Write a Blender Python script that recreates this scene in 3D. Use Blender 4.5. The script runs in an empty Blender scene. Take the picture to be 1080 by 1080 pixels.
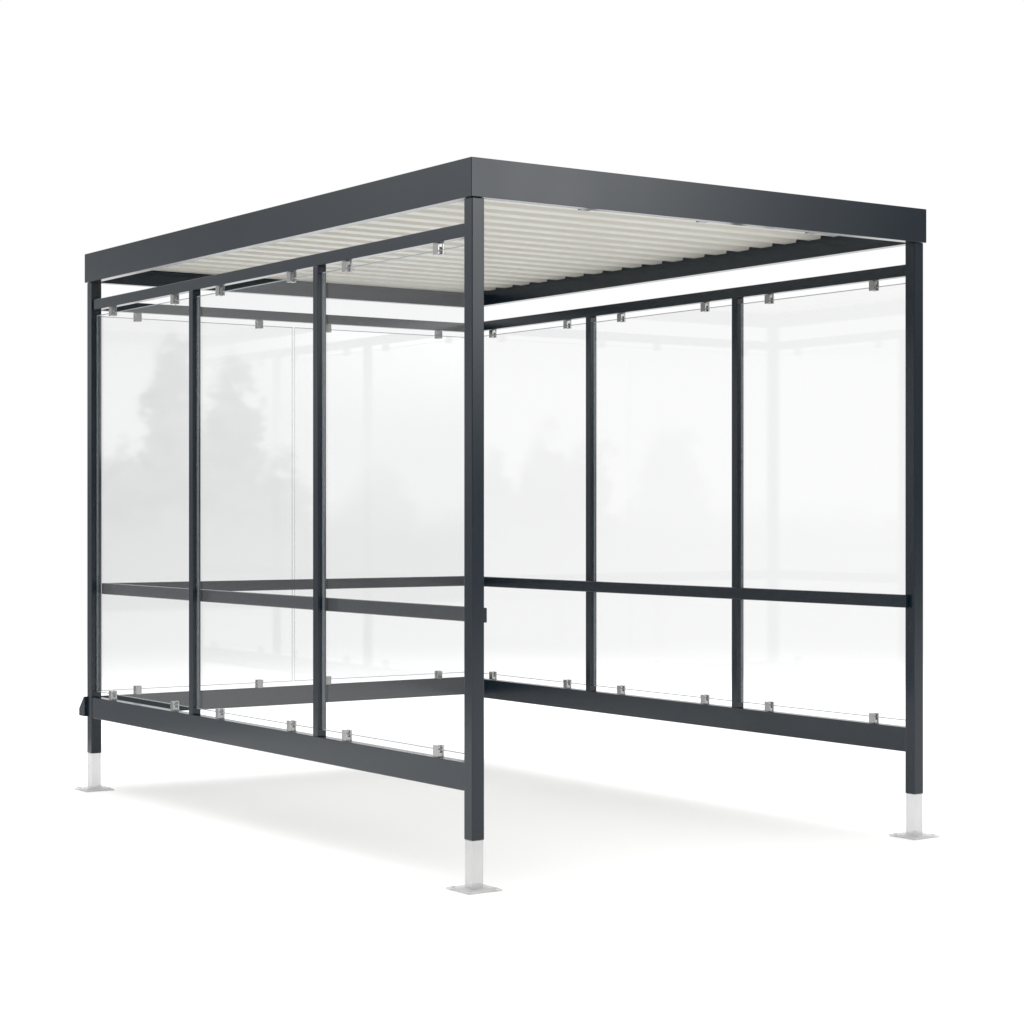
import bpy, bmesh, math
from mathutils import Vector, Matrix
scn = bpy.context.scene
C = scn.collection
W, L = 2.242, 3.37           # width (open side), length of the glazed sides
P = 0.052                    # corner post
I = 0.009                    # posts set back from fascia face
ZG = -0.178                  # ground level under the anchor plates
BASE = Vector((W/2, L/2, ZG))

# ---------------------------------------------------------------- materials
def new_mat(name):
    m = bpy.data.materials.new(name); m.use_nodes = True
    return m, m.node_tree.nodes, m.node_tree.links

def painted(name, col, rough, spec=0.5, metal=0.0, var=0.12, bump=0.02, scale=800):
    m, n, l = new_mat(name)
    b = n['Principled BSDF']
    tc = n.new('ShaderNodeTexCoord')
    nz = n.new('ShaderNodeTexNoise'); nz.inputs['Scale'].default_value = 2.3; nz.inputs['Detail'].default_value = 2
    l.new(tc.outputs['Object'], nz.inputs['Vector'])
    mr = n.new('ShaderNodeMapRange'); mr.inputs['To Min'].default_value = 1-var; mr.inputs['To Max'].default_value = 1+var
    l.new(nz.outputs['Fac'], mr.inputs['Value'])
    mx = n.new('ShaderNodeVectorMath'); mx.operation = 'SCALE'; mx.inputs[0].default_value = col
    l.new(mr.outputs['Result'], mx.inputs['Scale']); l.new(mx.outputs['Vector'], b.inputs['Base Color'])
    if bump:
        n2 = n.new('ShaderNodeTexNoise'); n2.inputs['Scale'].default_value = scale; n2.inputs['Detail'].default_value = 0
        l.new(tc.outputs['Object'], n2.inputs['Vector'])
        bp = n.new('ShaderNodeBump'); bp.inputs['Strength'].default_value = bump; bp.inputs['Distance'].default_value = 0.001
        l.new(n2.outputs['Fac'], bp.inputs['Height']); l.new(bp.outputs['Normal'], b.inputs['Normal'])
    r2 = n.new('ShaderNodeMapRange'); r2.inputs['To Min'].default_value = rough-0.04; r2.inputs['To Max'].default_value = rough+0.04
    l.new(nz.outputs['Fac'], r2.inputs['Value']); l.new(r2.outputs['Result'], b.inputs['Roughness'])
    b.inputs['Metallic'].default_value = metal
    b.inputs['Specular IOR Level'].default_value = spec
    return m

def see_through(m, f):
    n = m.node_tree.nodes; l = m.node_tree.links
    t_ = n.new('ShaderNodeBsdfTransparent'); m_ = n.new('ShaderNodeMixShader'); m_.inputs[0].default_value = f
    l.new(n['Principled BSDF'].outputs[0], m_.inputs[1]); l.new(t_.outputs[0], m_.inputs[2])
    l.new(m_.outputs[0], n['Material Output'].inputs['Surface'])

M_FRAME = painted('anthracite_powder_coat', (0.0050, 0.0120, 0.0195), 0.19, 0.5, bump=0.01)
M_SHEET = painted('pale_coated_sheet', (0.575, 0.560, 0.505), 0.4, 0.4, var=0.06, bump=0)
M_STEEL = painted('brushed_steel', (0.40, 0.40, 0.395), 0.22, 0.5, metal=1.0, bump=0)
M_GROUND = painted('white_studio_floor', (0.925, 0.925, 0.925), 0.7, 0.0, var=0.004, bump=0)
M_FOOT = painted('frosted_pale_grey', (0.60, 0.60, 0.60), 0.7, 0.0, var=0.03, bump=0); see_through(M_FOOT, .60)

M_GLASS, n, l = new_mat('clear_safety_glass')
n.remove(n['Principled BSDF']); out = n['Material Output']
tr = n.new('ShaderNodeBsdfTransparent'); tr.inputs['Color'].default_value = (0.986, 0.9875, 0.9875, 1)
gl = n.new('ShaderNodeBsdfGlossy'); gl.inputs['Roughness'].default_value = 0.027; gl.inputs['Color'].default_value = (1, 1, 1, 1)
lw = n.new('ShaderNodeFresnel')
geo = n.new('ShaderNodeNewGeometry')
ior = n.new('ShaderNodeMix'); ior.data_type = 'FLOAT'      # same reflectance on both sides of the pane
ior.inputs[2].default_value = 1.5; ior.inputs[3].default_value = 1/1.5
l.new(geo.outputs['Backfacing'], ior.inputs[0]); l.new(ior.outputs[0], lw.inputs['IOR'])
mx = n.new('ShaderNodeMixShader')
l.new(lw.outputs[0], mx.inputs[0]); l.new(tr.outputs[0], mx.inputs[1]); l.new(gl.outputs[0], mx.inputs[2])
l.new(mx.outputs[0], out.inputs['Surface'])
M_EDGE = painted('polished_glass_edge', (0.40, 0.47, 0.49), 0.2, 0.5, var=0.1, bump=0); see_through(M_EDGE, .2)
M_SIDE = painted('clear_glass_edge', (0.42, 0.47, 0.48), 0.3, 0.3, var=0.1, bump=0); see_through(M_SIDE, .62)

# ---------------------------------------------------------------- mesh helpers
def merge(bm, t):
    me = bpy.data.meshes.new('tmp'); t.to_mesh(me); t.free(); bm.from_mesh(me); bpy.data.meshes.remove(me)

def box(bm, x0, x1, y0, y1, z0, z1, bev=0.003, seg=2):
    t = bmesh.new()
    vs = [t.verts.new((x, y, z)) for x in (x0, x1) for y in (y0, y1) for z in (z0, z1)]
    for f in ((0,1,3,2),(4,6,7,5),(0,4,5,1),(2,3,7,6),(0,2,6,4),(1,5,7,3)):
        t.faces.new([vs[i] for i in f])
    bmesh.ops.recalc_face_normals(t, faces=t.faces)
    if bev: bmesh.ops.bevel(t, geom=list(t.edges), offset=bev, segments=seg, affect='EDGES', profile=0.5)
    merge(bm, t)

def board(bm, pts, z0, z1, bev=0.0015):
    """four-cornered plan outline extruded in z, edges softened (mitred fascia boards)"""
    t = bmesh.new()
    a = [t.verts.new((x, y, z0)) for x, y in pts]; b = [t.verts.new((x, y, z1)) for x, y in pts]
    t.faces.new(a); t.faces.new(b[::-1])
    for i in range(4):
        j = (i+1) % 4; t.faces.new((a[i], b[i], b[j], a[j]))
    bmesh.ops.recalc_face_normals(t, faces=t.faces)
    bmesh.ops.bevel(t, geom=list(t.edges), offset=bev, segments=2, affect='EDGES', profile=0.5)
    merge(bm, t)

def cyl(bm, c, r, h, n=14):
    t = bmesh.new()
    bmesh.ops.create_cone(t, cap_ends=True, segments=n, radius1=r, radius2=r, depth=h)
    t.transform(Matrix.Translation(c)); merge(bm, t)

def obj(name, bm, mats, parent, pworld):
    cs = [v.co for v in bm.verts]
    lo = Vector([min(c[i] for c in cs) for i in range(3)]); hi = Vector([max(c[i] for c in cs) for i in range(3)])
    ctr = (lo+hi)/2
    bmesh.ops.translate(bm, verts=bm.verts, vec=-ctr)
    me = bpy.data.meshes.new(name); bm.to_mesh(me); bm.free()
    for m in (mats if isinstance(mats, list) else [mats]): me.materials.append(m)
    o = bpy.data.objects.new(name, me); C.objects.link(o)
    o.parent = parent; o.location = ctr - pworld
    return o, ctr

# ---------------------------------------------------------------- shelter
root = bpy.data.objects.new('bus_shelter', None); C.objects.link(root)
root.location = BASE
root['label'] = 'anthracite steel framed open-fronted shelter with glass walls and flat ribbed roof'
root['category'] = 'shelter'
def part(name, bm, mat): return obj(name, bm, mat, root, BASE)

ZF0, ZF1 = 2.262, 2.40
RAIL_U = (2.128, 2.176); RAIL_M = (0.764, 0.817); RAIL_L = (0.17, 0.27)
S = 0.039                    # mullion / rail section

# corner posts with pale anchor feet
for k, (px, py) in enumerate(((I, I), (W-I-P, I), (I, L-I-P), (W-I-P, L-I-P))):
    bm = bmesh.new(); box(bm, px, px+P, py, py+P, 0, ZF0-0.001, 0.003)
    po, pc = part('corner_post', bm, M_FRAME)
    bm = bmesh.new(); box(bm, px+.002, px+P-.002, py+.002, py+P-.002, ZG+(.008 if k < 3 else .001), -0.0005, 0.002)
    obj('anchor_tube', bm, M_FOOT, po, pc)
    if k < 3:                # the photograph shows plates under three posts
        bm = bmesh.new(); cx, cy = px+P/2, py+P/2
        box(bm, cx-.072, cx+.072, cy-.072, cy+.072, ZG+.001, ZG+.008, 0.002)
        for sx in (-1, 1):
            for sy in (-1, 1):
                cyl(bm, (cx+sx*.053, cy+sy*.053, ZG+.0100), .008, .004, n=6)
        obj('base_plate', bm, M_FOOT, po, pc)

# mullions on both glazed sides
YM = (1.140, 2.250)
XS = {'l': (I+.007, I+.007+S), 'r': (W-I-.007-S, W-I-.007)}
for k in XS:
    x0, x1 = XS[k]
    for y in YM:
        bm = bmesh.new(); box(bm, x0, x1, y-S/2, y+S/2, RAIL_L[1], RAIL_U[0], 0.002)
        part('mullion', bm, M_FRAME)
    bm = bmesh.new(); box(bm, x0, x1, I+P, L-I-P, *RAIL_U, 0.002); part('upper_rail', bm, M_FRAME)
    bm = bmesh.new(); box(bm, x0-.004, x1+.004, I+P, L-I-P, *RAIL_L, 0.003); part('lower_rail', bm, M_FRAME)
    bm = bmesh.new()
    if k == 'l': box(bm, I+P, I+P+.02, I+.012, L-I-P-.021, *RAIL_M, 0.003)
    else: box(bm, W-I-P-.02, W-I-P-.0005, I+.030, L-I-P-.021, *RAIL_M, 0.003)
    part('middle_rail', bm, M_FRAME)
YB = (L-I-.007-S, L-I-.007)
bm = bmesh.new(); box(bm, I+P, W-I-P, *YB, *RAIL_U, 0.002); part('upper_rail', bm, M_FRAME)
bm = bmesh.new(); box(bm, I+P, W-I-P, L-I-P-.02, L-I-P, *RAIL_M, 0.003); part('middle_rail', bm, M_FRAME)
# rear kick rail bolted behind the rear posts, sloped top
bm = bmesh.new()
y9 = L-I
prof = [(y9+.001, RAIL_L[0]+.005), (y9+.070, RAIL_L[0]+.005), (y9+.070, RAIL_L[1]-.060), (y9+.014, RAIL_L[1]), (y9+.001, RAIL_L[1])]
a = [bm.verts.new((I-.012, y, z)) for y, z in prof]; b = [bm.verts.new((W-I+.004, y, z)) for y, z in prof]
bm.faces.new(a); bm.faces.new(b[::-1])
for i in range(5):
    j = (i+1) % 5; bm.faces.new((a[i], b[i], b[j], a[j]))
bmesh.ops.recalc_face_normals(bm, faces=bm.faces)
bmesh.ops.bevel(bm, geom=list(bm.edges), offset=.002, segments=2, affect='EDGES')
part('lower_rail', bm, M_FRAME)

# glass panels, each held by four clips
GZ = (0.296, 2.102); GT = 0.010
def glass(axis, c, a0, a1, clips):
    """axis 'y': pane in the plane x=c running along y; axis 'x': plane y=c running along x"""
    bm = bmesh.new()
    if axis == 'y': box(bm, c-GT/2, c+GT/2, a0, a1, *GZ, 0.003, 1)
    else: box(bm, a0, a1, c-GT/2, c+GT/2, *GZ, 0.003, 1)
    bm.normal_update()
    for f in bm.faces:
        nn = f.normal; k = abs(nn.x) if axis == 'y' else abs(nn.y)
        f.material_index = 0 if k > .95 else (1 if abs(nn.z) > .3 else 2)
    g, gc = part('glass_panel', bm, [M_GLASS, M_EDGE, M_SIDE])
    h = .016
    for a in clips:
        for zlo, zhi in ((RAIL_L[1], RAIL_L[1]+.044), (RAIL_U[0]-.044, RAIL_U[0])):
            bm = bmesh.new(); top = zhi > 1
            e = .0005
            for s in (-1, 1):      # two jaws gripping the pane
                o0, o1 = sorted((c+s*(GT/2+e), c+s*(GT/2+.010)))
                if axis == 'y': box(bm, o0, o1, a-h, a+h, zlo+.001, zhi-.001, .002)
                else: box(bm, a-h, a+h, o0, o1, zlo+.001, zhi-.001, .002)
            zb = (zhi-.016, zhi-.002) if top else (zlo+.002, zlo+.016)
            if axis == 'y': box(bm, c-GT/2-.002, c+GT/2+.002, a-h+.002, a+h-.002, *zb, .001)
            else: box(bm, a-h+.002, a+h-.002, c-GT/2-.002, c+GT/2+.002, *zb, .001)
            obj('clip', bm, M_STEEL, g, gc)
g_ = .008
bays = [(I+P+g_, YM[0]-S/2-g_, (.268, .925)), (YM[0]+S/2+g_, YM[1]-S/2-g_, (1.37, 2.005)), (YM[1]+S/2+g_, L-I-P-g_, (2.45, 3.12))]
for k in XS:
    c = sum(XS[k])/2
    for a0, a1, cl in bays: glass('y', c, a0, a1, cl)
cb = sum(YB)/2
glass('x', cb, I+P+g_, W/2-.004, (.26, .925))
glass('x', cb, W/2+.004, W-I-P-g_, (1.32, 2.0))

# roof: four mitred fascia boards, ribbed sheet, brackets, top skin
T = 0.045; q = .0003
for pts in (((q, 0), (W-q, 0), (W-T-q, T), (T+q, T)), ((q, L), (W-q, L), (W-T-q, L-T), (T+q, L-T)),
            ((0, q), (0, L-q), (T, L-T-q), (T, T+q)), ((W, q), (W, L-q), (W-T, L-T-q), (W-T, T+q))):
    bm = bmesh.new(); board(bm, pts, ZF0, ZF1); part('fascia', bm, M_FRAME)
bm = bmesh.new()
N = 21
pitch = (L-2*T-.004)/N
pts = []
y = T+.002; zl, zh = 2.338, 2.372
for i in range(N):
    y0 = y+i*pitch
    pts += [(y0, zh), (y0+pitch*.34, zh), (y0+pitch*.44, zl), (y0+pitch*.90, zl)]
pts.append((y+N*pitch, zh))
rows = []
for yy, zz in pts:
    rows.append([bm.verts.new((x, yy, zz+dz)) for x, dz in ((T+.002, 0), (W-T-.002, 0), (W-T-.002, .002), (T+.002, .002))])
for r0, r1 in zip(rows, rows[1:]):
    for i in range(4):
        j = (i+1) % 4; bm.faces.new((r0[i], r0[j], r1[j], r1[i]))
bm.faces.new(rows[0]); bm.faces.new(rows[-1][::-1])
bmesh.ops.recalc_face_normals(bm, faces=bm.faces)
part('roof_sheet', bm, M_SHEET)
bm = bmesh.new(); box(bm, T+.002, W-T-.002, T+.002, L-T-.002, 2.385, 2.395, 0); part('roof_cover', bm, M_FRAME)
for i in (1, 2, 3):
    bm = bmesh.new(); x = W*i/4-.02
    box(bm, x-.022, x+.022, T+.001, T+.03, 2.263, 2.334, .001)
    part('roof_bracket', bm, M_FRAME)

# ---------------------------------------------------------------- ground
bm = bmesh.new()
vs = [bm.verts.new(p) for p in ((-14,-14,ZG),(16,-14,ZG),(16,5.2,ZG),(-14,5.2,ZG))]; bm.faces.new(vs)
me = bpy.data.meshes.new('ground'); bm.to_mesh(me); bm.free(); me.materials.append(M_GROUND)
g = bpy.data.objects.new('ground', me); C.objects.link(g); g['kind'] = 'structure'
g['label'] = 'plain white studio floor under the shelter'; g['category'] = 'floor'

# ---------------------------------------------------------------- world: pale overcast surround, hazy tree line off to the left
w = bpy.data.worlds.new('World'); scn.world = w; w.use_nodes = True
n = w.node_tree.nodes; l = w.node_tree.links
bg = n['Background']
def MA(op, a, b=None, c=None):
    m = n.new('ShaderNodeMath'); m.operation = op
    for i, v in enumerate((a, b, c)):
        if v is None: continue
        if isinstance(v, (int, float)): m.inputs[i].default_value = v
        else: l.new(v, m.inputs[i])
    return m.outputs[0]
def MR(v, a, b, c, d):
    m = n.new('ShaderNodeMapRange'); m.interpolation_type = 'SMOOTHSTEP'
    l.new(v, m.inputs['Value'])
    for k, q in zip(('From Min','From Max','To Min','To Max'), (a, b, c, d)):
        if isinstance(q, (int, float)): m.inputs[k].default_value = q
        else: l.new(q, m.inputs[k])
    return m.outputs['Result']
def MIX1(fac, v):            # 1 where fac is 0, v where fac is 1
    if isinstance(v, (int, float)): return MA('MULTIPLY_ADD', fac, v-1.0, 1.0)
    return MA('MULTIPLY_ADD', fac, MA('SUBTRACT', v, 1.0), 1.0)
def LERP(a, b, f):
    return MA('ADD', MA('MULTIPLY', a, MA('SUBTRACT', 1.0, f)), MA('MULTIPLY', b, f))
tc = n.new('ShaderNodeTexCoord'); sp = n.new('ShaderNodeSeparateXYZ'); l.new(tc.outputs['Generated'], sp.inputs[0])
X, Y, Z = sp.outputs
az = MA('MULTIPLY', MA('ARCTAN2', MA('MULTIPLY', X, -1.0), Y), 57.2958)
el = MA('MULTIPLY', MA('ARCSINE', Z), 57.2958)
sky = MR(el, 13.5, 30, 1.0, 1.70)
# background below the horizon brightened to blend with the lit floor's far edge
sky = MA('MULTIPLY_ADD', MR(el, -5.2, -3.4, .45, 0), MR(az, -8, 4, 1, 0), sky)
low = MR(el, 14, 40, 1, 0)
# surround dimmed behind the viewer; bright zone added for sheen on the front fascia
rear = MA('MULTIPLY', MR(MA('ABSOLUTE', az), 75, 110, 0, 1), low)
zone = MA('MULTIPLY', MR(MA('ABSOLUTE', MA('ADD', az, 146.0)), .5, 10, 1, 0), MR(MA('ABSOLUTE', MA('SUBTRACT', el, 9.5)), 1, 8, 1, 0))
# hazy side with trees
nz = n.new('ShaderNodeTexNoise'); nz.inputs['Scale'].default_value = 85; nz.inputs['Detail'].default_value = 4; nz.inputs['Roughness'].default_value = .7
l.new(tc.outputs['Generated'], nz.inputs['Vector'])
nf = MA('SUBTRACT', nz.outputs['Fac'], .5)
el2 = MA('MULTIPLY_ADD', nf, 3.4, el); az2 = MA('MULTIPLY_ADD', nf, 2.2, az)
trees = [(24.0,2.0,1.5),(25.5,5.1,4.4),(27.1,4.5,3.8),(28.4,1.9,2.6),(31.0,1.2,.8),(34.1,1.9,2.6),(35.6,2.5,2.6),(36.6,2.2,3.4),(38.9,2.6,2.2),(22.0,3.4,1.2)]
h = None
for c, hh, k in trees:
    d = MA('SUBTRACT', az2, c)
    t = MA('MULTIPLY_ADD', MA('MULTIPLY', d, d), -k, hh)
    h = t if h is None else MA('MAXIMUM', h, t)
h = MA('MAXIMUM', h, .1)
mask = MR(MA('SUBTRACT', h, el2), -.30, .80, 0, 1)
mask = MA('MULTIPLY', mask, MA('ADD', MR(az, 28.0, 30.5, .92, .50), MA('MULTIPLY', MR(az, 33, 34.2, 0, .34), MR(az, 37, 38.5, 1, 0))))
mask = MA('MULTIPLY', mask, MA('MULTIPLY_ADD', nf, .9, .92))
floor_ = MR(el, -1.2, .6, 1, 0)
gnd = LERP(MR(el, -6.5, -.3, .58, .32), MR(el, -6.5, -.5, .80, .42), MR(az, 35.5, 41, 0, 1))
side = MA('MULTIPLY', MA('MULTIPLY', MR(az, 8, 18, 0, 1), MR(az, 50, 65, 1, 0)), MR(el, 10, 22, 1, 0))
hz = MA('MULTIPLY', MIX1(mask, .03), MR(el, 3.4, 6.2, .92, .60))  # sky band dimmed so rails stay dark behind the reflecting glass
hz = MA('MULTIPLY_ADD', MR(el, 6.4, 8.2, 0, 1), MR(az, 26, 33, -.25, .75), hz)  # brightness added above it to grade the left fascia's sheen
hazy = LERP(hz, gnd, floor_)
val = MA('MULTIPLY', MA('MULTIPLY', sky, MIX1(rear, .25)), MIX1(side, hazy))
val = MA('MULTIPLY_ADD', zone, 5.5, val)
l.new(val, bg.inputs['Color']); bg.inputs['Strength'].default_value = 1.0

# ---------------------------------------------------------------- camera
cam = bpy.data.cameras.new('camera'); co = bpy.data.objects.new('camera', cam); C.objects.link(co)
co.location = (-4.083, -6.158, 1.145)
co.rotation_euler = (math.radians(90), 0, math.radians(-34.65))
cam.sensor_width = 36; cam.lens = 2225/1080*36; cam.shift_y = 3/1080
cam.clip_start = .05; cam.clip_end = 10000
scn.camera = co
scn.view_settings.view_transform = 'Standard'; scn.view_settings.look = 'None'; scn.view_settings.exposure = 0
